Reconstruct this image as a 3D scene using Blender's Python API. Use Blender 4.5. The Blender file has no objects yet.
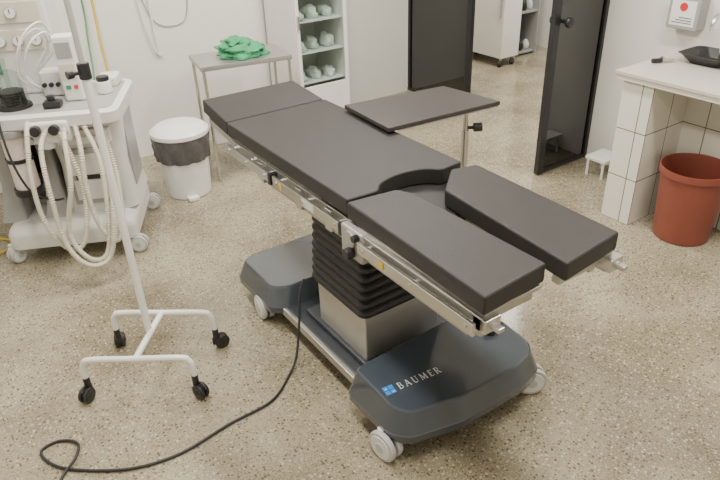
import bpy, bmesh, random
from math import *
from mathutils import Vector, Matrix, noise
random.seed(7)
SC=bpy.context.scene
COL=SC.collection
# ------------------------------------------------------------ materials
def mat(name,col,rough=.5,metal=0,var=.06,nscale=12,bump=0,bscale=200,coat=0,spec=.5,trans=0,alpha=1,emit=None):
    m=bpy.data.materials.new(name); m.use_nodes=True
    nt=m.node_tree; N=nt.nodes; L=nt.links; b=N['Principled BSDF']
    tc=N.new('ShaderNodeTexCoord'); n=N.new('ShaderNodeTexNoise'); n.inputs['Scale'].default_value=nscale; n.inputs['Detail'].default_value=4
    L.new(tc.outputs['Object'],n.inputs['Vector'])
    mx=N.new('ShaderNodeMix'); mx.data_type='RGBA'
    mx.inputs[6].default_value=(*[c*(1-var) for c in col],1); mx.inputs[7].default_value=(*[min(1,c*(1+var)) for c in col],1)
    L.new(n.outputs['Fac'],mx.inputs[0]); L.new(mx.outputs[2],b.inputs['Base Color'])
    b.inputs['Roughness'].default_value=rough; b.inputs['Metallic'].default_value=metal
    b.inputs['Coat Weight'].default_value=coat; b.inputs['Coat Roughness'].default_value=.08
    b.inputs['Specular IOR Level'].default_value=spec; b.inputs['Transmission Weight'].default_value=trans
    b.inputs['Alpha'].default_value=alpha
    if emit: 
        b.inputs['Emission Color'].default_value=(*emit[:3],1); b.inputs['Emission Strength'].default_value=emit[3]
    if bump:
        n2=N.new('ShaderNodeTexNoise'); n2.inputs['Scale'].default_value=bscale; L.new(tc.outputs['Object'],n2.inputs['Vector'])
        bp=N.new('ShaderNodeBump'); bp.inputs['Strength'].default_value=bump; bp.inputs['Distance'].default_value=.002
        L.new(n2.outputs['Fac'],bp.inputs['Height']); L.new(bp.outputs['Normal'],b.inputs['Normal'])
    return m
def glassmat(name,tint=(.9,.95,.93),refl=.12,rough=.02,hi=.8):
    m=bpy.data.materials.new(name); m.use_nodes=True
    nt=m.node_tree; N=nt.nodes; L=nt.links; N.remove(N['Principled BSDF']); out=N['Material Output']
    t=N.new('ShaderNodeBsdfTransparent'); t.inputs[0].default_value=(*tint,1)
    g=N.new('ShaderNodeBsdfGlossy'); g.inputs['Roughness'].default_value=rough
    lw=N.new('ShaderNodeLayerWeight'); lw.inputs[0].default_value=.35
    mp=N.new('ShaderNodeMapRange'); mp.inputs[3].default_value=refl*.6; mp.inputs[4].default_value=hi
    L.new(lw.outputs['Fresnel'],mp.inputs[0])
    x=N.new('ShaderNodeMixShader'); L.new(mp.outputs[0],x.inputs[0]); L.new(t.outputs[0],x.inputs[1]); L.new(g.outputs[0],x.inputs[2]); L.new(x.outputs[0],out.inputs[0])
    return m
def terrazzo():
    m=bpy.data.materials.new('terrazzo'); m.use_nodes=True
    nt=m.node_tree; N=nt.nodes; L=nt.links; b=N['Principled BSDF']
    tc=N.new('ShaderNodeTexCoord')
    def mixc(f,a,c):
        mx=N.new('ShaderNodeMix'); mx.data_type='RGBA'
        if hasattr(f,'links'): L.new(f,mx.inputs[0])
        else: mx.inputs[0].default_value=f
        for s,i in ((a,6),(c,7)):
            if hasattr(s,'links'): L.new(s,mx.inputs[i])
            else: mx.inputs[i].default_value=(*s,1)
        return mx.outputs[2]
    big=N.new('ShaderNodeTexNoise'); big.inputs['Scale'].default_value=1.4; big.inputs['Detail'].default_value=7; big.inputs['Roughness'].default_value=.62
    L.new(tc.outputs['Object'],big.inputs['Vector'])
    st=N.new('ShaderNodeMapRange'); st.inputs[1].default_value=.36; st.inputs[2].default_value=.62; L.new(big.outputs['Fac'],st.inputs[0])
    base=mixc(st.outputs[0],(.185,.155,.100),(.36,.32,.228))
    def chips(scale,lo,hi,colr,prev,amt):
        v=N.new('ShaderNodeTexVoronoi'); v.inputs['Scale'].default_value=scale; L.new(tc.outputs['Object'],v.inputs['Vector'])
        sp=N.new('ShaderNodeSeparateColor'); L.new(v.outputs['Color'],sp.inputs[0])
        g=N.new('ShaderNodeMath'); g.operation='GREATER_THAN'; g.inputs[1].default_value=lo; L.new(sp.outputs[0],g.inputs[0])
        d=N.new('ShaderNodeMath'); d.operation='LESS_THAN'; d.inputs[1].default_value=hi; L.new(v.outputs['Distance'],d.inputs[0])
        mu=N.new('ShaderNodeMath'); mu.operation='MULTIPLY'; L.new(g.outputs[0],mu.inputs[0]); L.new(d.outputs[0],mu.inputs[1])
        mu2=N.new('ShaderNodeMath'); mu2.operation='MULTIPLY'; mu2.inputs[1].default_value=amt; L.new(mu.outputs[0],mu2.inputs[0])
        return mixc(mu2.outputs[0],prev,colr)
    c=chips(170,.55,.45,(.50,.455,.345),base,.5)
    c=chips(140,.70,.42,(.10,.08,.048),c,.65)
    c=chips(72,.82,.40,(.58,.54,.42),c,.55)
    c=chips(75,.80,.40,(.085,.066,.04),c,.8)
    c=chips(95,.75,.4,(.25,.19,.11),c,.65)
    L.new(c,b.inputs['Base Color'])
    rn=N.new('ShaderNodeMapRange'); rn.inputs[3].default_value=.08; rn.inputs[4].default_value=.26
    L.new(big.outputs['Fac'],rn.inputs[0]); L.new(rn.outputs[0],b.inputs['Roughness'])
    return m
def tilemat():
    m=bpy.data.materials.new('white_tile'); m.use_nodes=True
    nt=m.node_tree; N=nt.nodes; L=nt.links; b=N['Principled BSDF']
    geo=N.new('ShaderNodeNewGeometry')
    sp=N.new('ShaderNodeSeparateXYZ'); L.new(geo.outputs['Position'],sp.inputs[0])
    sn=N.new('ShaderNodeSeparateXYZ'); L.new(geo.outputs['Normal'],sn.inputs[0])
    ab=N.new('ShaderNodeMath'); ab.operation='ABSOLUTE'; L.new(sn.outputs[0],ab.inputs[0])
    gt=N.new('ShaderNodeMath'); gt.operation='GREATER_THAN'; gt.inputs[1].default_value=.5; L.new(ab.outputs[0],gt.inputs[0])
    mxx=N.new('ShaderNodeMix'); L.new(gt.outputs[0],mxx.inputs[0]); L.new(sp.outputs[0],mxx.inputs[2]); L.new(sp.outputs[1],mxx.inputs[3])
    cb=N.new('ShaderNodeCombineXYZ'); L.new(mxx.outputs[0],cb.inputs[0]); L.new(sp.outputs[2],cb.inputs[1])
    mp=N.new('ShaderNodeMapping'); mp.inputs['Location'].default_value=(-3.148,0,0); L.new(cb.outputs[0],mp.inputs[0])
    br=N.new('ShaderNodeTexBrick'); br.offset=0; br.inputs['Scale'].default_value=1; br.inputs['Brick Width'].default_value=.2; br.inputs['Row Height'].default_value=.28
    br.inputs['Mortar Size'].default_value=.003; br.inputs['Color1'].default_value=(.74,.715,.64,1); br.inputs['Color2'].default_value=(.70,.675,.60,1); br.inputs['Mortar'].default_value=(.14,.12,.10,1)
    L.new(mp.outputs[0],br.inputs['Vector']); L.new(br.outputs['Color'],b.inputs['Base Color']); b.inputs['Roughness'].default_value=.18
    return m
VINYL=mat('black_vinyl',(.026,.0235,.023),.52,var=.15,bump=.4,bscale=260,spec=.4)
ARMV=mat('grey_brown_vinyl',(.040,.035,.033),.45,var=.12,bump=.2,bscale=350,spec=.4)
STEEL=mat('brushed_steel',(.66,.65,.62),.28,1,.08,30)
STEELD=mat('dull_steel',(.52,.51,.48),.36,.85,.1,25)
PAINT=mat('cast_grey_metal',(.42,.405,.38),.4,.4,.05)
RUBBER=mat('black_rubber',(.018,.018,.019),.55)
BELL=mat('bellows_rubber',(.014,.014,.015),.45,var=.2)
SLATE=mat('slate_plastic',(.048,.060,.076),.15,var=.1,coat=.8)
SLATED=mat('dark_slate',(.028,.034,.042),.4)
BEIGE=mat('column_steel_cover',(.62,.60,.56),.35,.75)
WHITE=mat('white_paint',(.80,.79,.76),.35,coat=.2)
RODW=mat('pale_rod_paint',(.50,.49,.46),.35,.3)
WPLA=mat('white_plastic',(.78,.775,.765),.35)
MACH=mat('machine_white',(.68,.675,.65),.4)
MACHG=mat('machine_grey',(.33,.33,.32),.45)
CREAM=mat('cream_hose',(.60,.56,.46),.5)
BLACK=mat('black_plastic',(.016,.016,.018),.35)
WALL=mat('wall_paint',(.76,.745,.705),.7,var=.04,nscale=3,bump=.1,bscale=60)
CEIL=mat('ceiling_paint',(.8,.79,.76),.8)
FLOOR=terrazzo(); TILE=tilemat()
TOPM=mat('worktop_stone',(.56,.53,.47),.3,var=.18,nscale=90)
EDGE=mat('worktop_edge',(.70,.67,.60),.35)
RED=mat('red_plastic',(.23,.060,.040),.45,var=.1)
REDB=mat('red_print',(.6,.03,.03),.4)
INK=mat('dark_print',(.05,.05,.06),.5)
GREEN=mat('green_cloth',(.05,.28,.13),.85,var=.3,nscale=20,bump=.4,bscale=120)
BAG=mat('dark_bin_bag',(.085,.082,.085),.35,var=.4,nscale=40,bump=.8,bscale=60)
GLASS=glassmat('clear_glass',hi=.35,refl=.06)
SMOKE=glassmat('smoked_glass',(.03,.032,.032),.16,.03,hi=.8)
BLUE=mat('blue_emblem',(.03,.22,.62),.4)
SILVER=mat('silver_ink',(.62,.64,.66),.4)
YEL=mat('yellow_hose',(.62,.46,.06),.5)
GREENH=mat('green_hose',(.06,.25,.12),.5)
WHEEL=mat('caster_grey',(.72,.72,.70),.45)
TREAD=mat('caster_tread',(.50,.50,.49),.6)
PLAS=mat('frosted_plastic',(.72,.77,.74),.25)
PAPER=mat('pale_packaging',(.60,.67,.61),.5,var=.2,nscale=30)
SODA=mat('absorbent_granules',(.75,.66,.62),.8,var=.25,nscale=150)
SHELF=mat('grey_table_steel',(.42,.42,.40),.35,.7)
# ------------------------------------------------------------ mesh builder
class B:
    def __init__(s,T=None): s.bm=bmesh.new(); s.T=T or Matrix.Identity(4); s.mats=[]; s.mi=0
    def m(s,ma):
        if ma not in s.mats: s.mats.append(ma)
        s.mi=s.mats.index(ma); return s
    def _add(s,tb,T=None):
        M=s.T@(T or Matrix.Identity(4)); mp={}
        for v in tb.verts: mp[v]=s.bm.verts.new(M@v.co)
        for f in tb.faces:
            try: nf=s.bm.faces.new([mp[v] for v in f.verts]); nf.material_index=s.mi
            except ValueError: pass
        tb.free(); return s
    def box(s,x0,x1,y0,y1,z0,z1,bev=.004,seg=2,T=None):
        t=bmesh.new(); bmesh.ops.create_cube(t,size=1)
        for v in t.verts: v.co=Vector(((x0+x1)/2+v.co.x*(x1-x0),(y0+y1)/2+v.co.y*(y1-y0),(z0+z1)/2+v.co.z*(z1-z0)))
        if bev>0: bmesh.ops.bevel(t,geom=t.edges[:],offset=min(bev,.45*min(abs(x1-x0),abs(y1-y0),abs(z1-z0))),segments=seg,profile=.5,affect='EDGES')
        return s._add(t,T)
    def loft(s,rings,cap=True,closed=True,T=None):
        t=bmesh.new(); R=[[t.verts.new(p) for p in r] for r in rings]; n=len(R[0])
        for a,b in zip(R,R[1:]):
            for i in range(n if closed else n-1):
                j=(i+1)%n; t.faces.new((a[i],a[j],b[j],b[i]))
        if cap: t.faces.new(R[0][::-1]); t.faces.new(R[-1])
        bmesh.ops.recalc_face_normals(t,faces=t.faces[:])
        return s._add(t,T)
    def cyl(s,p0,p1,r0,r1=None,n=20,bev=0,T=None):
        r1=r0 if r1 is None else r1; p0=Vector(p0); p1=Vector(p1); ax=(p1-p0); Ln=ax.length; ax.normalize()
        u=ax.orthogonal().normalized(); w=ax.cross(u)
        prof=[(0,r0),(Ln,r1)] if not bev else [(0,r0-bev),(bev*.3,r0-bev*.3),(bev,r0),(Ln-bev,r1),(Ln-bev*.3,r1-bev*.3),(Ln,r1-bev)]
        return s.loft([[p0+ax*h+(u*cos(2*pi*i/n)+w*sin(2*pi*i/n))*r for i in range(n)] for h,r in prof],T=T)
    def lathe(s,c,prof,n=32,f=None,cap=True,T=None):
        rings=[]
        for k,(r,z) in enumerate(prof):
            rings.append([Vector((c[0]+(r+(f(2*pi*i/n,k) if f else 0))*cos(2*pi*i/n),c[1]+(r+(f(2*pi*i/n,k) if f else 0))*sin(2*pi*i/n),c[2]+z)) for i in range(n)])
        return s.loft(rings,cap,T=T)
    def tube(s,pts,r,n=10,sub=6,corr=0,smooth=True,cstep=.006,T=None):
        P=[Vector(p) for p in pts]; S=[]
        if smooth and len(P)>2:
            E=[P[0]*2-P[1]]+P+[P[-1]*2-P[-2]]
            for i in range(1,len(E)-2):
                for k in range(sub):
                    t=k/sub; a,b,c,d=E[i-1],E[i],E[i+1],E[i+2]
                    S.append(.5*((2*b)+(c-a)*t+(2*a-5*b+4*c-d)*t*t+(3*b-a-3*c+d)*t**3))
            S.append(P[-1])
        else: S=P
        if corr:
            out=[S[0]]
            for a,b in zip(S,S[1:]):
                L=(b-a).length; k=max(1,int(L/cstep))
                for j in range(1,k+1): out.append(a.lerp(b,j/k))
            S=out
        rings=[]; nrm=None
        for i,p in enumerate(S):
            d=(S[min(i+1,len(S)-1)]-S[max(i-1,0)]).normalized()
            if nrm is None: nrm=d.orthogonal().normalized()
            nrm=(nrm-d*nrm.dot(d)).normalized(); w=d.cross(nrm)
            rr=r+(corr if i%2 else -corr) if corr else r
            rings.append([p+(nrm*cos(2*pi*j/n)+w*sin(2*pi*j/n))*rr for j in range(n)])
        return s.loft(rings,T=T)
    def prism(s,poly,z0,z1,bev=.012,seg=3,T=None):
        t=bmesh.new(); vs=[t.verts.new((x,y,z0)) for x,y in poly]; f=t.faces.new(vs)
        g=bmesh.ops.extrude_face_region(t,geom=[f]); 
        for v in g['geom']:
            if isinstance(v,bmesh.types.BMVert): v.co.z=z1
        bmesh.ops.recalc_face_normals(t,faces=t.faces[:])
        es=[e for e in t.edges if len(e.link_faces)==2 and e.calc_face_angle(0)>.6]
        if bev: bmesh.ops.bevel(t,geom=es,offset=bev,segments=seg,profile=.5,affect='EDGES',clamp_overlap=True)
        return s._add(t,T)
    def done(s,name,parent=None,label=None,cat=None,ang=38,**kw):
        bm=s.bm
        c=Vector((0,0,0))
        if bm.verts:
            mn=Vector([min(v.co[i] for v in bm.verts) for i in range(3)]); mx=Vector([max(v.co[i] for v in bm.verts) for i in range(3)]); c=(mn+mx)/2
            if cat: c.z=mn.z
        for v in bm.verts: v.co-=c
        me=bpy.data.meshes.new(name); bm.to_mesh(me); bm.free()
        for ma in s.mats: me.materials.append(ma)
        for p in me.polygons: p.use_smooth=True
        me.set_sharp_from_angle(angle=radians(ang))
        o=bpy.data.objects.new(name,me); COL.objects.link(o); o.location=c
        wn=o.modifiers.new('wn','WEIGHTED_NORMAL'); wn.keep_sharp=True; wn.weight=90
        if parent: attach(o,parent)
        if label: o['label']=label
        if cat: o['category']=cat
        for k,v in kw.items(): o[k]=v
        return o
def wloc(o):
    v=o.location.copy()
    while o.parent: o=o.parent; v+=o.location
    return v
def attach(o,p): o.parent=p; o.location=o.location-wloc(p)
def empty(name,loc,label,cat,**kw):
    o=bpy.data.objects.new(name,None); o.location=loc; o.empty_display_size=.1; COL.objects.link(o); o['label']=label; o['category']=cat
    for k,v in kw.items(): o[k]=v
    return o
def rrect(cx,cy,hx,hy,r,z,n=5):
    P=[]
    for (sx,sy),a0 in (((1,1),0),((-1,1),90),((-1,-1),180),((1,-1),270)):
        for k in range(n+1):
            a=radians(a0+90*k/n); P.append(Vector((cx+sx*(hx-r)+r*cos(a),cy+sy*(hy-r)+r*sin(a),z)))
    return P
def Bm(ma,T=None): return B(T).m(ma)
# ------------------------------------------------------------ setting
XL,XR,YB,YF,ZC=-1.3,3.774,-1.4,4.79,2.9
HX,HY=6.0,5.6
def struct(b,name,label): 
    o=b.done(name,label=label); o['kind']='structure'; return o
struct(Bm(FLOOR).box(XL-.1,HX+.1,YB-.1,HY+.1,-.1,0,0),'floor','speckled beige and brown polished terrazzo floor')
struct(Bm(CEIL).box(XL-.1,HX+.1,YB-.1,HY+.1,ZC,ZC+.1,0),'ceiling','plain white ceiling')
struct(Bm(WALL).box(XL-.1,XR,YF,YF+.1,0,ZC,0),'wall_back','cream white painted wall behind the cabinet')
struct(Bm(WALL).box(XL-.1,XL,YB,YF,0,ZC,0),'wall_left','cream white painted wall')
struct(Bm(WALL).box(XL-.1,HX+.1,YB-.1,YB,0,ZC,0),'wall_front','cream white painted wall')
w=Bm(WALL).box(XR,XR+.1,YB,2.71,0,ZC,0); w.box(XR,XR+.1,2.71,YF+.1,2.1,ZC,0)
struct(w,'wall_right','cream white painted wall behind the sink counter')
struct(Bm(WALL).box(XR+.1,HX+.1,HY,HY+.1,0,ZC,0),'wall_hall_back','white wall of the adjoining corridor')
struct(Bm(WALL).box(HX,HX+.1,YB,HY,0,ZC,0),'wall_hall_right','white wall of the adjoining corridor')
struct(Bm(WALL).box(XR,XR+.1,YF+.1,HY,0,ZC,0),'wall_hall_left','white wall of the adjoining corridor')
# doors
def leaf(name,T,wd,label,knobx):
    f=Bm(BLACK,T); f.box(-.0,.030,-.018,.018,.01,2.095,.003); f.box(wd-.055,wd,-.018,.018,.01,2.095,.003); f.box(.030,wd-.055,-.015,.015,.01,.035,.002); f.box(.030,wd-.055,-.015,.015,2.06,2.095,.002)
    e=f.done(name,label=label,kind='structure')
    t=Bm(SMOKE,T); t.box(.025,wd-.05,-.003,.003,.035,2.06,0); t.done('glass_pane',e)
    k=Bm(BLACK,T); k.cyl((knobx,-.05,1.02),(knobx,.05,1.02),.012); k.cyl((knobx,-.075,1.02),(knobx,-.045,1.02),.032,bev=.008); k.cyl((knobx,.045,1.02),(knobx,.075,1.02),.032,bev=.008)
    k.done('door_handle',e,label='round black door knob')
T1=Matrix.Translation((XR+.02,4.785,0))@Matrix.Rotation(radians(-90),4,'Z')
leaf('door_1',T1,.83,'black framed smoked glass swing door, closed leaf',.77)
T2=Matrix.Translation((XR-.004,2.70,0))@Matrix.Rotation(radians(180),4,'Z')
leaf('door_2',T2,.515,'black framed smoked glass swing door, standing open',.43)
# ------------------------------------------------------------ operating table
OT=empty('operating_table',(1.33,1.9,0),'operating table with black pads, steel rails and slate wheeled base','operating table')
x0,x1,zt,th=1.062,1.592,.899,.066
cx=(x0+x1)/2
poly=[(x0,2.676),(x0,1.68)]
poly+=[(cx-.14,1.672)]
for k in range(1,14):
    a=pi*k/14; poly.append((cx+.01-.135*cos(a),1.672+.066*sin(a)))
poly+=[(cx+.16,1.672),(x1,1.68),(x1,2.676)]
Bm(VINYL).prism(poly,zt-th,zt,.007,3).done('back_pad',OT,label='long flat black vinyl pad with curved cut-out')
TH=Matrix.Translation((0,2.69,zt-th))@Matrix.Rotation(radians(7),4,'X')
Bm(VINYL).prism([(x0+.004,.002),(x1-.004,.002),(x1-.018,.285),(x0+.008,.285)],0,th,.007,3,T=TH).done('headrest_pad',OT,label='slightly raised black vinyl head pad')
Bm(VINYL).prism([(1.030,.972),(1.288,.990),(1.278,1.57),(1.245,1.640),(1.05,1.665)],zt-th+.002,zt+.002,.009,3).done('leg_pad',OT)
Bm(VINYL).prism([(1.330,.952),(1.598,.977),(1.616,1.622),(1.51,1.65),(1.375,1.53)],zt-th+.002,zt+.002,.009,3).done('leg_pad',OT)
Bm(VINYL).prism([(1.12,1.86),(1.12,1.50),(1.50,1.44),(1.54,1.50),(1.54,1.86)],zt-th-.038,zt-th-.001,.008,3).done('seat_board',OT,label='dark padded seat support below the cut-out')
zb=zt-th
fr=Bm(STEELD)
fr.box(x0+.012,x1-.012,1.88,2.66,zb-.012,zb-.001,.002)
for xx in (x0+.004,x1-.044): fr.box(xx,xx+.04,1.66,2.66,zb-.080,zb-.012,.004)
for xx in (x0+.020,x1-.060): fr.box(xx,xx+.04,1.68,2.45,zb-.130,zb-.072,.004)
for yy in (1.9,2.2,2.6): fr.box(x0+.03,x1-.03,yy,yy+.04,zb-.05,zb-.012,.003)
fr.done('table_frame',OT)
hf=Bm(STEELD); hf.box(x0+.03,x1-.03,.02,.26,-.014,-.001,.003,T=TH)
for xx in (x0+.014,x1-.044): hf.box(xx,xx+.03,-.03,.24,-.045,-.012,.003,T=TH)
hf.done('headrest_frame',OT)
def rail(xc,ya,yb,z,sgn,T=None):
    b=Bm(STEEL,T); b.box(xc-.006,xc+.006,ya,yb,z-.021,z+.021,.002)
    n=max(2,int(abs(yb-ya)/.2)+1)
    for k in range(n):
        y=ya+.03+(yb-ya-.06)*k/(n-1); b.cyl((xc,y,z),(xc+sgn*.03,y,z),.009,n=12); b.cyl((xc-sgn*.009,y,z),(xc-sgn*.002,y,z),.007,n=10)
    b.done('side_rail',OT)
rail(x0-.022,1.70,2.20,zb-.044,1); rail(x0-.022,2.24,2.65,zb-.044,1)
rail(x1+.022,1.70,2.02,zb-.044,-1); rail(x1+.022,2.06,2.65,zb-.044,-1)
rail(1.016,.99,1.55,zb-.046,1,); rail(1.640,1.0,1.55,zb-.046,-1)
for y in (2.22,1.685): Bm(BLACK).box(x0-.034,x0+.006,y-.012,y+.012,zb-.068,zb-.018,.004).done('rail_stop',OT)
for y in (2.02,2.34,1.80): Bm(STEEL).box(x0-.012,x0+.016,y-.022,y+.022,zb-.105,zb-.016,.004).done('joint_plate',OT)
Bm(PAPER).box(x0-.0295,x0-.0282,1.87,1.96,zb-.058,zb-.030,0).done('rail_label',OT,label='small printed label plate')
for x_,y_ in ((1.0085,1.40),(x0-.0283,2.12)): Bm(YEL).box(x_-.0012,x_,y_,y_+.026,zb-.058,zb-.034,0).done('warning_label',OT,label='tiny yellow warning sticker')
for side,(xa,xb) in enumerate(((1.045,1.275),(1.35,1.60))):
    lf=Bm(STEELD); lf.box(xa+.005 if side==0 else xa+.04,xb-.005,.986,1.60 if side==0 else 1.50,zb-.014,zb+.001,.003)
    o0=xa-.010 if side==0 else xb-.028
    lf.box(o0,o0+.038,.984,1.58,zb-.076,zb-.012,.004); lf.box(o0+.014,o0+.044,1.05,1.58,zb-.118,zb-.070,.004)
    lf.box(xa+.02,xb-.02,1.0,1.03,zb-.05,zb-.012,.003); lf.box(xa+.06,xb-.06,1.3,1.5,zb-.05,zb-.012,.004)
    lf.done('leg_section_frame',OT)
for xx,sg in ((x0-.002,1),(x1+.002,-1)):
    j=Bm(PAINT); j.box(min(xx-sg*.034,xx+sg*.045),max(xx-sg*.034,xx+sg*.045),1.545,1.675,zb-.125,zb-.006,.01,3)
    j.cyl((xx-sg*.044,1.61,zb-.045),(xx+sg*.04,1.61,zb-.045),.032,bev=.005)
    j.done('hinge_joint',OT,label='cast grey hinge block')
    Bm(BLACK).cyl((xx-sg*.068,1.60,zb-.092),(xx-sg*.035,1.60,zb-.092),.021,bev=.005).done('locking_knob',OT)
    Bm(BLACK).cyl((xx-sg*.058,1.565,zb-.02),(xx-sg*.035,1.565,zb-.02),.013,bev=.003).done('release_button',OT)
for xc,yc in ((1.065,.990),(1.585,.980)):
    c=Bm(STEEL); c.box(xc-.03,xc+.03,yc-.022,yc+.03,zb-.06,zb-.014,.004); c.cyl((xc,yc-.03,zb-.036),(xc,yc-.01,zb-.036),.013); c.box(xc-.012,xc+.012,yc-.055,yc-.015,zb-.044,zb-.028,.003); c.done('end_clamp',OT)
# column
Bm(PAINT).box(1.13,1.53,1.66,2.10,.675,.725,.01).box(1.10,1.55,1.74,2.02,.715,zb-.045,.008).done('column_head',OT,label='cast grey column head')
rings=[]; nf=8
for k in range(nf*6+1):
    f=k/(nf*6); ph=(k%6)/6; z=.365+f*.315; e=.013*abs(sin(pi*ph))**.6-.006
    rings.append(rrect(1.31,1.86,.210-.018*f+e,.198-.010*f+e,.035,z,6))
Bm(BELL).loft(rings).done('column_bellows',OT,ang=60,label='black rubber accordion bellows')
Bm(BEIGE).loft([rrect(1.31,1.86,.19,.18,.008,z) for z in (.13,.36)]).loft([rrect(1.31,1.86,.197,.187,.008,z) for z in (.35,.367)]).done('column_box',OT,label='steel lower column housing')
ch=Bm(SLATED); ch.box(1.05,1.60,1.5,2.45,.07,.125,.012); ch.box(1.10,1.54,1.56,2.14,.12,.15,.01)
ch.m(STEELD); ch.box(1.032,1.052,1.55,2.38,.085,.125,.004); ch.box(1.60,1.618,1.55,2.38,.085,.125,.004)
ch.done('base_chassis',OT)
def roundpoly(P,r,n=5):
    Q=[]; m=len(P)
    for i in range(m):
        a,b,c=Vector(P[i-1]),Vector(P[i]),Vector(P[(i+1)%m]); rr=min(r,(a-b).length*.45,(c-b).length*.45)
        p=b+(a-b).normalized()*rr; q=b+(c-b).normalized()*rr
        for k in range(n+1):
            t=k/n; Q.append(p*(1-t)**2+b*2*t*(1-t)+q*t*t)
    return Q
def cover(outl,r,prof,sl,y0,name,label,extra=None,dz=0):
    P=roundpoly(outl,r); xs=[p.x for p in P]; ys=[p.y for p in P]
    c=Vector(((min(xs)+max(xs))/2,(min(ys)+max(ys))/2)); hx=(max(xs)-min(xs))/2; hy=(max(ys)-min(ys))/2
    R=[]
    for d,z,s in prof: R.append([Vector((c.x+(p.x-c.x)*(1-d/hx),c.y+(p.y-c.y)*(1-d/hy),dz+z+s*sl*(c.y+(p.y-c.y)*(1-d/hy)-y0))) for p in P])
    b=Bm(SLATE).loft(R)
    if extra: extra(b)
    return b.done(name,OT,label=label,ang=22)
prof=[(.03,.098,0),(.004,.100,0),(0,.104,0),(.0,.135,.0),(.003,.140,.0),(.026,.212,.9),(.029,.220,1),(.035,.225,1),(.042,.226,1)]
SL=.07
def topz(y): return .226+SL*(y-1.22)
cover([(.966,1.60),(.966,1.325),(1.01,1.262),(1.22,1.210),(1.54,1.210),(1.65,1.240),(1.685,1.30),(1.685,1.63)],.030,prof,SL,1.22,'base_cover','glossy slate front base cover')
cover([(.985,2.62),(.985,2.27),(1.05,2.22),(1.60,2.22),(1.68,2.28),(1.68,2.62),(1.60,2.65),(1.05,2.65)],.030,prof,.0,0,'base_cover','glossy slate rear base cover',dz=-.008)
p=Bm(BLACK); p.cyl((1.56,1.43,.232),(1.56,1.43,.264),.022,bev=.004); p.box(1.53,1.62,1.42,1.44,.258,.270,.004); p.done('brake_pedal',OT)
# lettering from pen strokes with serifs
def arc(cx_,cy_,rx,ry,a0,a1,n=8): return [(cx_+rx*cos(radians(a0+(a1-a0)*k/n)),cy_+ry*sin(radians(a0+(a1-a0)*k/n))) for k in range(n+1)]
TK,TN=.13,.065
def serif(x,y,w=.30): return ([(x-w/2,y),(x+w/2,y)],.05)
LET={
'B':(.62,[([(.13,0),(.13,1)],TK),([(.02,.975),(.13,.975)],.05),([(.02,.025),(.13,.025)],.05),([(.13,.975),(.30,.975)]+arc(.30,.76,.19,.215,90,-90)+[(.13,.545)],.08),([(.13,.545),(.32,.545)]+arc(.32,.285,.23,.26,90,-90)+[(.13,.025)],.09)]),
'A':(.82,[([(.12,0),(.41,1)],TN),([(.41,1),(.70,0)],TK),([(.2,.33),(.6,.33)],.06),serif(.12,.025,.24),serif(.70,.025,.26)]),
'U':(.80,[([(.14,1),(.14,.35)]+arc(.38,.3,.24,.28,180,270,6),.11),(arc(.38,.3,.24,.28,270,360,6)+[(.62,1)],.06),serif(.14,.975,.26),serif(.62,.975,.24)]),
'M':(.98,[([(.12,0),(.16,1)],TN),([(.16,1),(.46,.08)],TK),([(.46,.08),(.76,1)],TN),([(.76,1),(.80,0)],TK),serif(.12,.025,.22),serif(.80,.025,.26)]),
'E':(.60,[([(.13,0),(.13,1)],TK),([(.02,.975),(.50,.975)],.06),([(.13,.52),(.42,.52)],.06),([(.02,.025),(.53,.025)],.06),([(.49,.98),(.49,.86)],.05),([(.52,.02),(.52,.15)],.05)]),
'R':(.72,[([(.13,0),(.13,1)],TK),serif(.13,.025,.26),([(.02,.975),(.13,.975)],.05),([(.13,.975),(.32,.975)]+arc(.32,.74,.21,.235,90,-90)+[(.13,.505)],.08),([(.30,.505),(.64,.0)],.12),([(.60,.025),(.72,.025)],.05)])}
def word(s,h,T,ma,gap=.28):
    b=Bm(ma,T); x=0
    for chh in s:
        wdt,st=LET[chh]
        for pts,wd in st:
            for p,q in zip(pts,pts[1:]):
                p=Vector(p); q=Vector(q); d=q-p; L=d.length; M=Matrix.Translation(((x+p.x)*h,p.y*h,0))@Matrix.Rotation(atan2(d.y,d.x),4,'Z')
                b.box(-.01*h,(L+.01)*h,-wd*h/2,wd*h/2,0,.0006,0,T=M)
        x+=wdt+gap
    return b.done('lettering',OT,label='silver serif brand lettering')
ty=1.392
nrm=Vector((0,-SL,1)).normalized(); ux=Vector((cos(radians(-6)),sin(radians(-6)),0)); ux=(ux-nrm*ux.dot(nrm)).normalized(); vy=nrm.cross(ux)
RS=Matrix((ux,vy,nrm)).transposed().to_4x4()
O=Vector((1.012,ty,topz(ty)+.0010))
word('BAUMER',.031,Matrix.Translation(O+ux*.058+vy*.005)@RS,SILVER)
e=Bm(BLUE,Matrix.Translation(O)@RS@Matrix.Scale(.86,4))
for ax,ay in ((0,.025),(.026,.025),(0,0),(.026,0)): e.box(ax,ax+.023,ay,ay+.022,0,.0008,0)
e.m(SILVER); e.box(.006,.017,.031,.035,.0008,.0012,0); e.box(.032,.043,.006,.010,.0008,.0012,0)
e.done('emblem',OT,label='blue square brand emblem')
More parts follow.
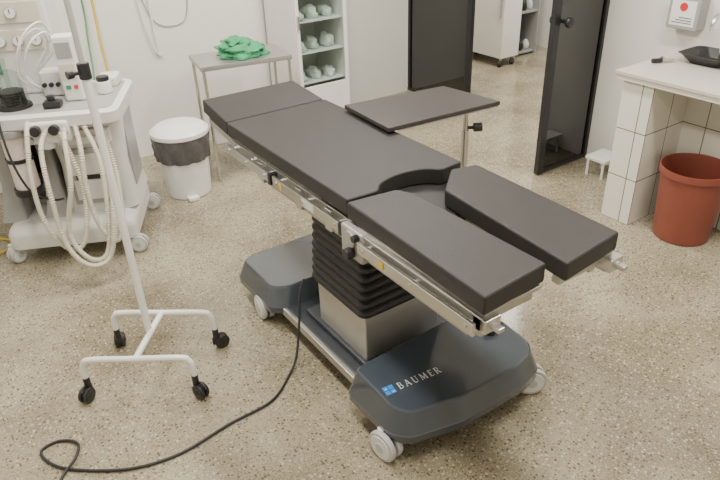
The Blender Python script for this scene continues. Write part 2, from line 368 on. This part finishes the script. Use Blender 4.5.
# casters
def caster(x,y,rot,parent,r=.062,wd=.03,top=.12,name='caster',wm=WHEEL,tm=TREAD,fm=WPLA,gap=.012):
    T=Matrix.Translation((x,y,0))@Matrix.Rotation(rot,4,'Z')
    f=Bm(fm,T); f.cyl((0,0,r),(0,0,top),.014); f.box(-.045,.02,-gap*.45,gap*.45,r-.01,r+.055 if r>.04 else r+.03,.005)
    o=f.done(name,parent)
    cxw=-.022
    for s in (-1,1):
        a=s*gap*.5; b=s*(gap*.5+wd); c=Bm(tm,T); y0_,y1_=min(a,b),max(a,b)
        c.cyl((cxw,y0_,r),(cxw,y1_,r),r,bev=.006,n=32)
        c.m(wm); yo=b; c.cyl((cxw,yo-s*.004,r),(cxw,yo+s*.003,r),r*.78,bev=.002,n=28); c.m(tm).cyl((cxw,yo,r),(cxw,yo+s*.006,r),r*.34,bev=.002)
        c.done('wheel',o)
    return o
caster(.968,1.370,radians(98),OT,wd=.024); caster(1.630,1.285,radians(150),OT,wd=.024); caster(1.01,2.41,radians(85),OT,wd=.024); caster(1.6,2.5,radians(30),OT,wd=.024)
Bm(STEELD).tube([(1.12,2.08,.70),(1.13,2.3,.73),(1.14,2.5,zb-.05)],.012,smooth=False).done('support_strut',OT)
Bm(STEELD).tube([(1.5,2.08,.70),(1.5,2.5,zb-.05)],.012,smooth=False).done('support_strut',OT)
Bm(STEELD).cyl((1.2,1.68,.70),(1.17,1.4,zb-.05),.014).done('support_strut',OT)
Bm(STEELD).cyl((1.45,1.68,.70),(1.46,1.4,zb-.05),.014).done('support_strut',OT)
# arm table
AT=empty('arm_table',(1.85,2.22,0),'grey-brown padded arm table on a steel frame beside the operating table','arm table')
pp=[(1.540,2.080),(2.155,2.035),(2.11,2.385),(1.565,2.460)]
Bm(ARMV).prism(pp,.909,.930,.005,2).done('arm_pad',AT)
a=Bm(STEELD); a.prism([(1.60,2.085),(2.150,2.042),(2.106,2.372),(1.60,2.45)],.9005,.9085,.002,1); a.box(1.65,2.1,2.2,2.23,.86,.902,.003); a.done('arm_frame',AT)
g=Bm(STEEL); g.cyl((2.05,2.15,.03),(2.05,2.15,.90),.012); g.cyl((2.05,2.15,.60),(2.05,2.15,.78),.017); g.done('support_leg',AT)
Bm(BLACK).cyl((2.05,2.15,0),(2.05,2.15,.035),.03,bev=.005).done('foot',AT)
k=Bm(BLACK); k.cyl((2.05,2.15,.79),(2.10,2.12,.79),.008); k.cyl((2.085,2.132,.79),(2.12,2.11,.79),.022,bev=.004); k.done('adjusting_knob',AT)
pc=[(1.085,2.10,.34),(1.05,2.08,.29),(1.02,2.05,.18),(.96,1.99,.05),(.896,1.944,.007),(.757,1.846,.007),(.563,1.832,.007),(.346,1.806,.007),(.17,1.848,.007),(.003,1.965,.007),(-.066,2.055,.007),(-.079,2.135,.007),(-.012,2.145,.007),(.043,2.088,.011),(.021,2.014,.016),(-.047,1.951,.007),(-.12,1.80,.007),(-.2,1.6,.007)]
Bm(RUBBER).tube(pc,.0055,n=8,sub=8).done('power_cable',label='black power cable looping across the terrazzo floor',cat='cable')
# ------------------------------------------------------------ iv stand
IV=empty('iv_stand',(.44,2.335,0),'white painted steel drip stand with four black casters','iv stand')
cs=[(.158,2.325),(.528,2.07),(.72,2.305),(.356,2.575)]
def ivbar(p,q):
    p=Vector((*p,0)); q=Vector((*q,0)); d=(q-p).normalized()
    pts=[p+Vector((0,0,.09)),p+Vector((0,0,.15)),p+d*.012+Vector((0,0,.185)),p+d*.045+Vector((0,0,.2)),(p+q)/2+Vector((0,0,.2)),q-d*.045+Vector((0,0,.2)),q-d*.012+Vector((0,0,.185)),q+Vector((0,0,.15)),q+Vector((0,0,.09))]
    Bm(WHITE).tube(pts,.013,n=14,sub=6).done('base_bar',IV)
ivbar(cs[0],cs[1]); ivbar(cs[3],cs[2])
mA=Vector(((cs[0][0]+cs[1][0])/2,(cs[0][1]+cs[1][1])/2,.2)); mB=Vector(((cs[3][0]+cs[2][0])/2,(cs[3][1]+cs[2][1])/2,.2))
Bm(WHITE).cyl(mA,mB,.013).done('cross_bar',IV)
pc0=Vector((.450,2.348,.2))
Bm(WHITE).cyl(pc0,pc0+Vector((0,0,1.13)),.0150).done('pole',IV)
Bm(RODW).cyl(pc0+Vector((0,0,1.12)),pc0+Vector((0,0,1.85)),.010).done('telescopic_rod',IV,label='slim inner rod')
kb=Bm(BLACK); kb.cyl(pc0+Vector((0,0,1.09)),pc0+Vector((0,0,1.145)),.021,bev=.003); kb.cyl(pc0+Vector((0,0,1.115)),pc0+Vector((-.05,-.01,1.115)),.007); kb.cyl(pc0+Vector((-.04,-.008,1.115)),pc0+Vector((-.06,-.012,1.115)),.014); kb.done('clamp_knob',IV)
for s in (-1,1): Bm(STEEL).tube([pc0+Vector((0,0,1.85)),pc0+Vector((s*.06,0,1.86)),pc0+Vector((s*.11,0,1.84)),pc0+Vector((s*.12,0,1.87))],.004).done('hook',IV)
for i,(x,y) in enumerate(cs): caster(x,y,radians(40+70*i),IV,r=.034,wd=.016,top=.11,wm=BLACK,tm=RUBBER,fm=BLACK,gap=.008)
# ------------------------------------------------------------ anaesthesia machine
AM=empty('anesthesia_machine',(.535,3.82,0),'white wheeled anesthesia machine with cream corrugated hoses','medical machine')
TM=Matrix.Translation((.52,3.80,0))@Matrix.Rotation(radians(-25.5),4,'Z')
b=Bm(MACH,TM); b.loft([rrect(0.01,0,.35-d,.31-d,.07,z,8) for d,z in ((.02,.09),(0,.10),(0,.17),(.012,.20),(.04,.225),(.07,.23))]); b.done('machine_base',AM,label='rounded white base deck')
for x,y in ((-.34,-.27),(.33,-.27),(.34,.27),(-.34,.27)):
    v=TM@Vector((x,y,0)); caster(v.x,v.y,radians(50*x*9),AM,r=.05,wd=.022,top=.12)
b=Bm(MACH,TM); b.loft([rrect(.17,.06,.20-d,.23-d,.07,z,8) for d,z in ((.0,.228),(.01,.30),(.02,.5),(.005,.70),(.0,.83))]); b.done('machine_cabinet',AM)
b=Bm(MACHG,TM); b.box(.04,.30,-.178,-.155,.28,.61,.004)
b.m(MACH); b.box(.06,.28,-.186,-.170,.31,.43,.004); b.box(.06,.28,-.186,-.170,.46,.58,.004); b.m(BLACK).box(.08,.26,-.188,-.174,.435,.455,.001); b.done('equipment_bay',AM,label='grey recessed front panel')
Bm(MACHG,TM).box(.352,.366,-.06,.18,.32,.74,.006).done('side_panel',AM,label='grey side panel')
for z in (.64,.73): Bm(WHITE,TM).box(.03,.31,-.190,-.155,z,z+.08,.006).box(.11,.24,-.205,-.189,z+.035,z+.045,.003).done('drawer',AM)
for xa in (-.33,-.10): Bm(MACHG,TM).loft([rrect(xa+.03,.04,hx,hy,.02,z,6) for hx,hy,z in ((.068,.25,.225),(.055,.21,.30),(.042,.18,.42),(.038,.17,.6),(.045,.20,.80))]).done('side_column',AM,label='grey curved upright support column')
b=Bm(BLACK,TM); b.box(-.3,-.1,.18,.24,.3,.8,.01); b.done('back_panel',AM)
b=Bm(MACHG,TM); b.box(-.24,-.13,-.02,.17,.231,.36,.01); b.m(BLACK).cyl((-.19,-.03,.30),(-.19,-.02,.30),.03); b.done('power_unit',AM,label='grey box on the base deck')
b=Bm(MACH,TM); b.loft([rrect(.03,-.03,.375-d,.30-d,.06,z,8) for d,z in ((.02,.78),(0,.795),(0,.85),(.012,.86))]); b.m(MACHG).loft([rrect(.03,-.03,.34,.255,.04,z,8) for z in (.855,.863)]); b.done('work_surface',AM,label='white work surface with grey inlay')
b=Bm(MACH,TM); b.box(-.34,.08,.06,.27,.86,1.55,.02,3); b.box(-.02,.10,-.02,.08,.865,1.0,.012,3); b.box(.24,.35,.08,.22,.86,.92,.015,3)
b.m(CREAM)
for z in (1.10,1.24,1.38): b.box(-.31,.05,.048,.062,z,z+.11,.008)
b.done('upper_housing',AM,label='white upper housing with stacked cream panels')
for zg,ks in ((1.155,4),(1.295,3)):
    for k in range(ks):
        x=-.27+.09*k
        b=Bm(MACHG,TM); b.cyl((x,.035,zg),(x,.05,zg),.030,bev=.003); b.m(WPLA).cyl((x,.030,zg),(x,.037,zg),.025); b.m(BLACK).box(x-.002,x+.002,.028,.031,zg-.003,zg+.022,0); b.done('pressure_gauge',AM,label='round white-faced gauge')
for k in range(3): Bm(BLACK,TM).cyl((-.0+.035*k,-.04,.93),(-.0+.035*k,-.018,.93),.012,bev=.003).done('control_knob',AM)
for k in range(3): Bm(GLASS,TM).cyl((-.29+.045*k,.035,.9),(-.29+.045*k,.035,1.07),.012,n=12).done('flow_meter',AM)
b=Bm(GREENH,TM); b.box(-.30,-.22,.052,.062,.98,1.06,.002); b.done('indicator_panel',AM)
b=Bm(WHITE,TM); b.cyl((.30,-.02,.864),(.30,-.02,.93),.04,bev=.008); b.m(BLACK).cyl((.30,-.02,.93),(.30,-.02,.955),.034,bev=.006); b.done('vaporizer',AM)
b=Bm(SODA,TM); b.cyl((-.15,-.26,.46),(-.15,-.26,.61),.062); b.cyl((-.15,-.26,.63),(-.15,-.26,.75),.062); b.m(BLACK); b.cyl((-.15,-.26,.42),(-.15,-.26,.46),.074,bev=.006); b.cyl((-.15,-.26,.61),(-.15,-.26,.63),.069); b.m(MACHG); b.cyl((-.15,-.26,.75),(-.15,-.26,.79),.08,bev=.006)
b.box(-.18,-.12,-.26,-.1,.75,.79,.004); b.done('absorber_canister',AM,label='clear canister of pale granules')
dx_=-.13
Bm(GLASS,TM).lathe((dx_,-.16,.863),[(.078,0),(.078,.13),(.065,.17),(.03,.19)],28,cap=False).done('glass_dome',AM,label='clear dome')
b=Bm(RUBBER,TM); b.lathe((dx_,-.16,.863),[(.086,0),(.086,.014)],28); b.lathe((dx_,-.16,.877),[(.05+.014*(k%2),.0065*k) for k in range(13)],24); b.done('ventilator_bellows',AM,label='black bellows inside the dome')
b=Bm(WHITE,TM); b.cyl((.0,-.27,.79),(.0,-.36,.79),.022); b.cyl((.09,-.27,.79),(.09,-.36,.79),.022); b.box(-.06,.16,-.345,-.25,.71,.83,.02,3); b.cyl((.03,-.31,.68),(.03,-.31,.76),.03,bev=.004); b.done('hose_port',AM)
for x in (.0,.09): Bm(BLACK,TM).cyl((x,-.34,.79),(x,-.375,.79),.026,bev=.003).done('port_ring',AM)
Bm(MACHG,TM).cyl((.13,-.33,.77),(.13,-.37,.77),.02,bev=.003).done('valve_knob',AM)
Bm(MACHG,TM).cyl((-.04,-.33,.74),(-.04,-.37,.74),.018,bev=.003).done('valve_knob',AM)
b=Bm(WHITE,TM); b.box(.12,.22,-.14,-.05,.864,1.20,.012,3); b.m(MACHG).box(.132,.208,-.146,-.139,1.09,1.17,.003); b.m(CREAM).box(.132,.208,-.146,-.139,.98,1.06,.002); b.m(GREENH).box(.14,.165,-.147,-.139,.93,.95,.001); b.m(REDB).box(.18,.20,-.147,-.139,.93,.95,.001); b.done('gas_monitor',AM,label='small white upright monitor block')
ja=[(.50,3.46,.79),(.47,3.36,.74),(.43,3.27,.55),(.36,3.26,.30),(.41,3.2,.16),(.50,3.2,.15),(.555,3.22,.33),(.60,3.30,.62),(.585,3.40,.79)]
jb=[(.44,3.50,.80),(.36,3.40,.72),(.33,3.30,.5),(.33,3.24,.25),(.40,3.18,.13),(.51,3.18,.14),(.58,3.2,.35),(.64,3.32,.62),(.66,3.42,.80)]
jd=[(.55,3.44,.80),(.53,3.33,.70),(.50,3.28,.5),(.51,3.25,.3),(.57,3.22,.2),(.63,3.25,.3),(.67,3.33,.5),(.68,3.43,.72),(.67,3.5,.84)]
je=[(.38,3.60,.84),(.33,3.48,.80),(.28,3.40,.6),(.27,3.34,.38),(.33,3.27,.22),(.42,3.25,.24),(.49,3.30,.5),(.47,3.42,.78)]
for j in (ja,jb,jd,je): Bm(CREAM).tube(j,.0125,n=10,sub=8,corr=.002).done('breathing_hose',AM,ang=60,label='cream corrugated breathing hose')
Bm(RUBBER).tube([(.30,3.80,.95),(.24,3.62,.92),(.22,3.5,.7),(.26,3.45,.5),(.36,3.5,.40),(.42,3.62,.34)],.006).done('sensor_cable',AM,label='black cable')
Bm(YEL).tube([(1.07,4.76,2.0),(1.064,4.74,1.18),(1.05,4.70,.92),(1.03,4.62,.65),(.9,4.45,.45),(.75,4.2,.45)],.009).done('gas_hose',AM,label='yellow gas hose')
Bm(GREENH).tube([(1.00,4.76,2.0),(1.00,4.74,1.2),(.97,4.68,.95),(.92,4.55,.70),(.8,4.3,.55)],.006).done('gas_hose',AM,label='green gas hose')
Bm(YEL).tube([(.2,4.2,.4),(.1,4.3,.1),(.05,4.1,.01),(.15,3.95,.01),(.02,3.85,.01),(-.2,3.8,.01)],.007).done('gas_hose',AM,label='yellow gas hose')
for dz,dx in ((0,0),(.03,.02),(-.02,.03)): Bm(WPLA).tube([(.44+dx,3.66,.95),(.38+dx,3.6,1.05+dz),(.42+dx,3.55,1.20+dz),(.52+dx,3.6,1.25+dz),(.57+dx,3.72,1.15+dz),(.5+dx,3.80,1.02)],.005).done('sample_line',AM,label='thin white looped tubing')
b=Bm(BLACK,TM); b.box(.03,.12,-.25,-.18,.864,.90,.012); b.cyl((.07,-.21,.90),(.07,-.21,.925),.02,bev=.004); b.done('hand_pump',AM,label='small black accessory')
Bm(WPLA).tube([(1.36,4.775,2.2),(1.37,4.775,1.2),(1.42,4.77,.82),(1.47,4.77,.74),(1.45,4.775,.9),(1.44,4.775,2.2)],.007).done('wall_hose',label='white hose hanging against the wall',cat='hose')
Bm(STEELD).tube([(1.36,4.78,1.35),(1.45,4.78,1.0),(1.6,4.78,.93),(1.72,4.78,1.02),(1.76,4.78,1.5)],.004).done('wall_shadow_line',label='thin grey tube drawing the curved shadow line on the wall',cat='cable')  # curved shadow line on the wall, modelled as a thin grey tube
# ------------------------------------------------------------ white bin
wx,wy=1.25,3.98
WB=empty('trash_bin',(wx,wy,0),'white plastic trash bin with domed lid and dark bag skirt','trash bin')
Bm(WPLA).lathe((wx,wy,0),[(.135,0),(.145,.006),(.168,.38)],36).done('bin_body',WB)
def bf(a,k): return .006*sin(a*9+k)+.005*sin(a*17+2*k)
Bm(BAG).lathe((wx,wy,0),[(.172,.26),(.178,.30),(.182,.36),(.183,.40),(.178,.43)],60,f=bf).done('bin_bag',WB,label='dark translucent bag folded over the rim')
Bm(WPLA).lathe((wx,wy,0),[(.185,.42),(.189,.425),(.189,.448),(.178,.458),(.15,.478),(.09,.495),(.02,.50)],40).done('bin_lid',WB)
Bm(WPLA).box(wx-.07,wx,wy-.18,wy-.12,.0,.03,.008).done('pedal',WB)
# ------------------------------------------------------------ grey side table
ST=empty('side_table',(1.80,4.12,0),'small grey steel instrument table against the wall','side table')
TS=Matrix.Translation((1.80,4.12,0))@Matrix.Rotation(radians(-10),4,'Z')
b=Bm(SHELF,TS); b.box(-.31,.31,-.19,.19,.775,.80,.004); b.box(-.31,.31,-.19,.19,.80,.806,.002) ; b.done('tabletop',ST)
for x in (-.29,.29):
    for y in (-.17,.17): Bm(STEEL,TS).cyl((x,y,0),(x,y,.775),.011).done('leg',ST)
Bm(SHELF,TS).box(-.29,.29,-.17,.17,.26,.275,.003).done('lower_shelf',ST)
def lump(c,s,ma,name,label,cat,seed,parent=None,amp=.25,sub=4,rot=0):
    t=bmesh.new(); bmesh.ops.create_icosphere(t,subdivisions=sub,radius=1)
    for v in t.verts:
        n=v.co.normalized(); k=1+amp*noise.noise(n*1.7+Vector((seed,0,0)))+amp*.45*noise.noise(n*5+Vector((0,seed,0)))
        v.co=Vector((n.x*s[0]*k,n.y*s[1]*k,max(-s[2]*.6,n.z*s[2]*k)))
    b=Bm(ma); b._add(t,Matrix.Translation((c[0],c[1],c[2]+s[2]*.6))@Matrix.Rotation(rot,4,'Z')); return b.done(name,parent,label=label,cat=cat,ang=80)
G=empty('cloth_bundle',(1.84,4.12,.807),'folded green surgical cloth bundle on the steel table','cloth')
lump((1.80,4.10,.807),(.175,.12,.05),GREEN,'cloth',None,None,3,G,rot=-.3,amp=.45)
lump((1.78,4.13,.86),(.11,.08,.04),GREEN,'cloth_fold',None,None,8,G,rot=.5,amp=.55)
# ------------------------------------------------------------ glass cabinet
GC=empty('medicine_cabinet',(2.56,4.54,0),'white metal cabinet with glass door holding packaged supplies','cabinet')
ca,cb_,cy,cy2=2.335,2.79,4.30,4.775
b=Bm(WHITE); b.box(ca,ca+.015,cy,cy2,.05,1.75,.003); b.box(cb_-.015,cb_,cy,cy2,.05,1.75,.003); b.box(ca,cb_,cy2-.012,cy2,.05,1.75,.002); b.box(ca,cb_,cy,cy2,1.735,1.75,.003); b.box(ca,cb_,cy,cy2,.05,.08,.003)
for x in (ca+.03,cb_-.03):
    for y in (cy+.04,cy2-.04): b.cyl((x,y,0),(x,y,.05),.012)
b.done('cabinet_body',GC)
d=Bm(WHITE); d.box(ca+.004,ca+.035,cy-.02,cy-.001,.09,1.73,.003); d.box(cb_-.035,cb_-.004,cy-.02,cy-.001,.09,1.73,.003); d.box(ca+.035,cb_-.035,cy-.02,cy-.001,.09,.42,.003); d.box(ca+.035,cb_-.035,cy-.02,cy-.001,1.68,1.73,.003)
dd=d.done('cabinet_door',GC)
t=bmesh.new(); t.faces.new([t.verts.new(v) for v in ((ca+.035,cy-.01,.42),(cb_-.035,cy-.01,.42),(cb_-.035,cy-.01,1.68),(ca+.035,cy-.01,1.68))])
gb=Bm(GLASS); gb._add(t); gb.done('door_glass',dd,label='clear glass pane')
Bm(STEEL).box(ca+.010,ca+.026,cy-.04,cy-.02,.86,.96,.004).done('door_handle',dd)
for z in (.43,.66,.89,1.12,1.36): Bm(PLAS).box(ca+.016,cb_-.016,cy+.03,cy2-.015,z,z+.006,0).done('cabinet_shelf',GC,label='pale shelf')
i=0
for z in (.4365,.6665,.8965,1.1265):
    for k in range(3):
        o=lump((ca+.095+.134*k,cy+.16+random.uniform(-.02,.03),z),(.048,.085,random.uniform(.04,.065)),random.choice((PAPER,WPLA,PLAS,PLAS)),'supply_package','loose pale plastic-wrapped supply package on a cabinet shelf','package',i*3.1,sub=3,rot=random.uniform(-.08,.08),amp=.36); o['group']='packages in the glass cabinet'; i+=1
# ------------------------------------------------------------ counter
Bm(TILE).box(3.143,XR-.001,1.886,2.07,0,.834,0).done('counter_support',label='white tiled masonry pier under the worktop',cat='counter base')
Bm(TILE).box(3.50,XR-.001,.3,1.885,0,.834,0).done('tiled_backing',label='white tiled panel beneath the worktop',cat='tiled panel')
b=Bm(TOPM); b.box(3.11,XR-.001,.3,2.115,.862,.882,.003); b.m(EDGE).box(3.118,XR-.001,.3,2.107,.835,.862,.002); b.done('worktop',label='pale stone worktop with tiled edge',cat='worktop')
rx,ry=3.290,1.64
RB=empty('waste_bin',(rx,ry,0),'red brown round plastic waste bin beside the tiled counter','waste bin')
b=Bm(RED)
prof2=[(.138,.0),(.148,.005),(.174,.385),(.184,.388),(.184,.425),(.178,.425),(.170,.38),(.142,.02),(.01,.02)]
b.lathe((rx,ry,0),prof2,40); b.done('bin_body',RB)
PN=empty('instrument_tray',(3.60,1.86,.882),'black shallow tray with grip standing on the worktop','tray')
b=Bm(BLACK); b.loft([rrect(3.60,1.86,hx,hy,.05,z,6) for hx,hy,z in ((.08,.10,.882),(.115,.14,.93),(.125,.15,.935),(.118,.143,.935),(.078,.095,.89))]); b.done('tray_body',PN)
b=Bm(STEEL); b.tube([(3.53,1.78,.93),(3.52,1.78,1.0),(3.6,1.78,1.03),(3.68,1.80,1.0),(3.68,1.80,.93)],.007); b.done('tray_handle',PN)
b=Bm(STEEL); b.cyl((3.40,2.04,.897),(3.47,2.0,.897),.009); b.cyl((3.43,2.02,.897),(3.46,2.07,.897),.008); b.m(BLACK).cyl((3.36,2.063,.897),(3.41,2.034,.897),.013,bev=.003); b.done('small_tool',label='small steel and black hand tool lying on the worktop',cat='tool')
WBX=empty('wall_device',(3.72,2.12,.99),'light grey wall-mounted box with red printed mark and label','wall device')
Bm(MACHG).box(3.68,XR-.001,2.03,2.22,1.01,1.19,.008).done('device_case',WBX)
b=Bm(WPLA).box(3.677,3.6805,2.05,2.20,1.03,1.17,.001); b.m(INK)
for k in range(3): b.box(3.6764,3.6771,2.065,2.185-.02*k,1.045+.014*k,1.050+.014*k,0)
b.done('device_label',WBX,label='white printed label')
Bm(REDB).cyl((3.6755,2.125,1.135),(3.6772,2.125,1.135),.024).done('printed_mark',WBX,label='round red printed mark')
Bm(STEEL).tube([(3.77,1.88,1.12),(3.70,1.88,1.12),(3.62,1.88,1.14),(3.57,1.88,1.10),(3.57,1.88,1.06)],.012).cyl((3.73,1.88,1.12),(3.73,1.88,1.17),.018).done('wall_tap',label='chrome wall-mounted tap above the worktop',cat='tap')
SS=empty('step_stool',(3.62,2.46,0),'small low white steel step stool by the open door','stool')
for x in (3.545,3.70):
    for y in (2.38,2.50): Bm(WHITE).cyl((x,y,0),(x,y,.12),.009).done('leg',SS)
Bm(WHITE).box(3.53,3.72,2.36,2.52,.115,.14,.006).done('step',SS)
# ------------------------------------------------------------ corridor furniture
HC=empty('storage_cabinet',(5.12,5.08,0),'tall white cabinet on casters in the corridor','cabinet')
Bm(WHITE).box(5.0,5.26,4.77,5.4,.09,1.9,.008).done('cabinet_body',HC)
for x in (5.04,5.22):
    for y in (4.81,5.35): caster(x,y,0.4,HC,r=.032,wd=.014,top=.095,wm=BLACK,tm=RUBBER,fm=STEELD,gap=.006)
Bm(STEEL).box(4.975,5.0,4.80,4.82,.5,.8,.004).done('handle',HC)
DC=empty('display_cabinet',(5.55,5.15,0),'tall open grey shelving cabinet with pale supplies','cabinet')
b=Bm(MACHG); b.box(5.40,5.42,4.95,5.45,.0,1.9,.003); b.box(5.72,5.74,4.95,5.45,.0,1.9,.003); b.box(5.40,5.74,5.43,5.45,0,1.9,.003)
for z in (.02,.45,.8,1.15,1.5,1.88): b.box(5.42,5.72,4.97,5.43,z,z+.02,.002)
b.done('cabinet_body',DC)
i=50
for z in (.041,.471,.821):
    for k in range(3):
        lump((5.475+.095*k,5.05,z),(.034,.05,.07),random.choice((WPLA,PAPER,BLACK)),'supply_package','small wrapped supply package on a corridor shelf','package',i,sub=2)['group']='packages on the corridor shelves'; i+=1
# ------------------------------------------------------------ lights
def area(loc,sx,sy,e,col=(1,.948,.855),rot=(0,0,0)):
    l=bpy.data.lights.new('ceiling_light','AREA'); l.shape='RECTANGLE'; l.size=sx; l.size_y=sy; l.energy=e; l.color=col
    o=bpy.data.objects.new('ceiling_light',l); o.location=loc; o.rotation_euler=rot; COL.objects.link(o)
for x,y,e in ((.6,1.0,56),(2.4,1.0,64),(.6,3.2,66),(2.4,3.3,76)):
    area((x,y,ZC-.07),.3,1.2,e)
    F=empty('ceiling_lamp',(x,y,ZC-.06),'white rectangular fluorescent ceiling fixture','ceiling lamp',group='ceiling fixtures')
    Bm(WHITE).box(x-.17,x+.17,y-.65,y+.65,ZC-.05,ZC-.001,.004).done('lamp_housing',F)
area((4.8,3.9,ZC-.05),1.0,1.2,100)
wd=bpy.data.worlds.new('world'); SC.world=wd; wd.use_nodes=True; wd.node_tree.nodes['Background'].inputs[0].default_value=(1,.97,.92,1); wd.node_tree.nodes['Background'].inputs[1].default_value=.3
# ------------------------------------------------------------ camera
f,pit,rol,a,H=643.4831,0.5273,-0.0380,0.5840,1.8936
fw=Vector((sin(a)*cos(pit),cos(a)*cos(pit),-sin(pit))); r=Vector((cos(a),-sin(a),0)); u=r.cross(fw)
r2=cos(rol)*r+sin(rol)*u; u2=-sin(rol)*r+cos(rol)*u
cd=bpy.data.cameras.new('camera'); cam=bpy.data.objects.new('camera',cd); COL.objects.link(cam)
Mx=Matrix((r2,u2,-fw)).transposed().to_4x4(); Mx.translation=Vector((0,0,H)); cam.matrix_world=Mx
cd.sensor_width=36; cd.lens=f/720*36; cd.clip_start=.05
SC.camera=cam
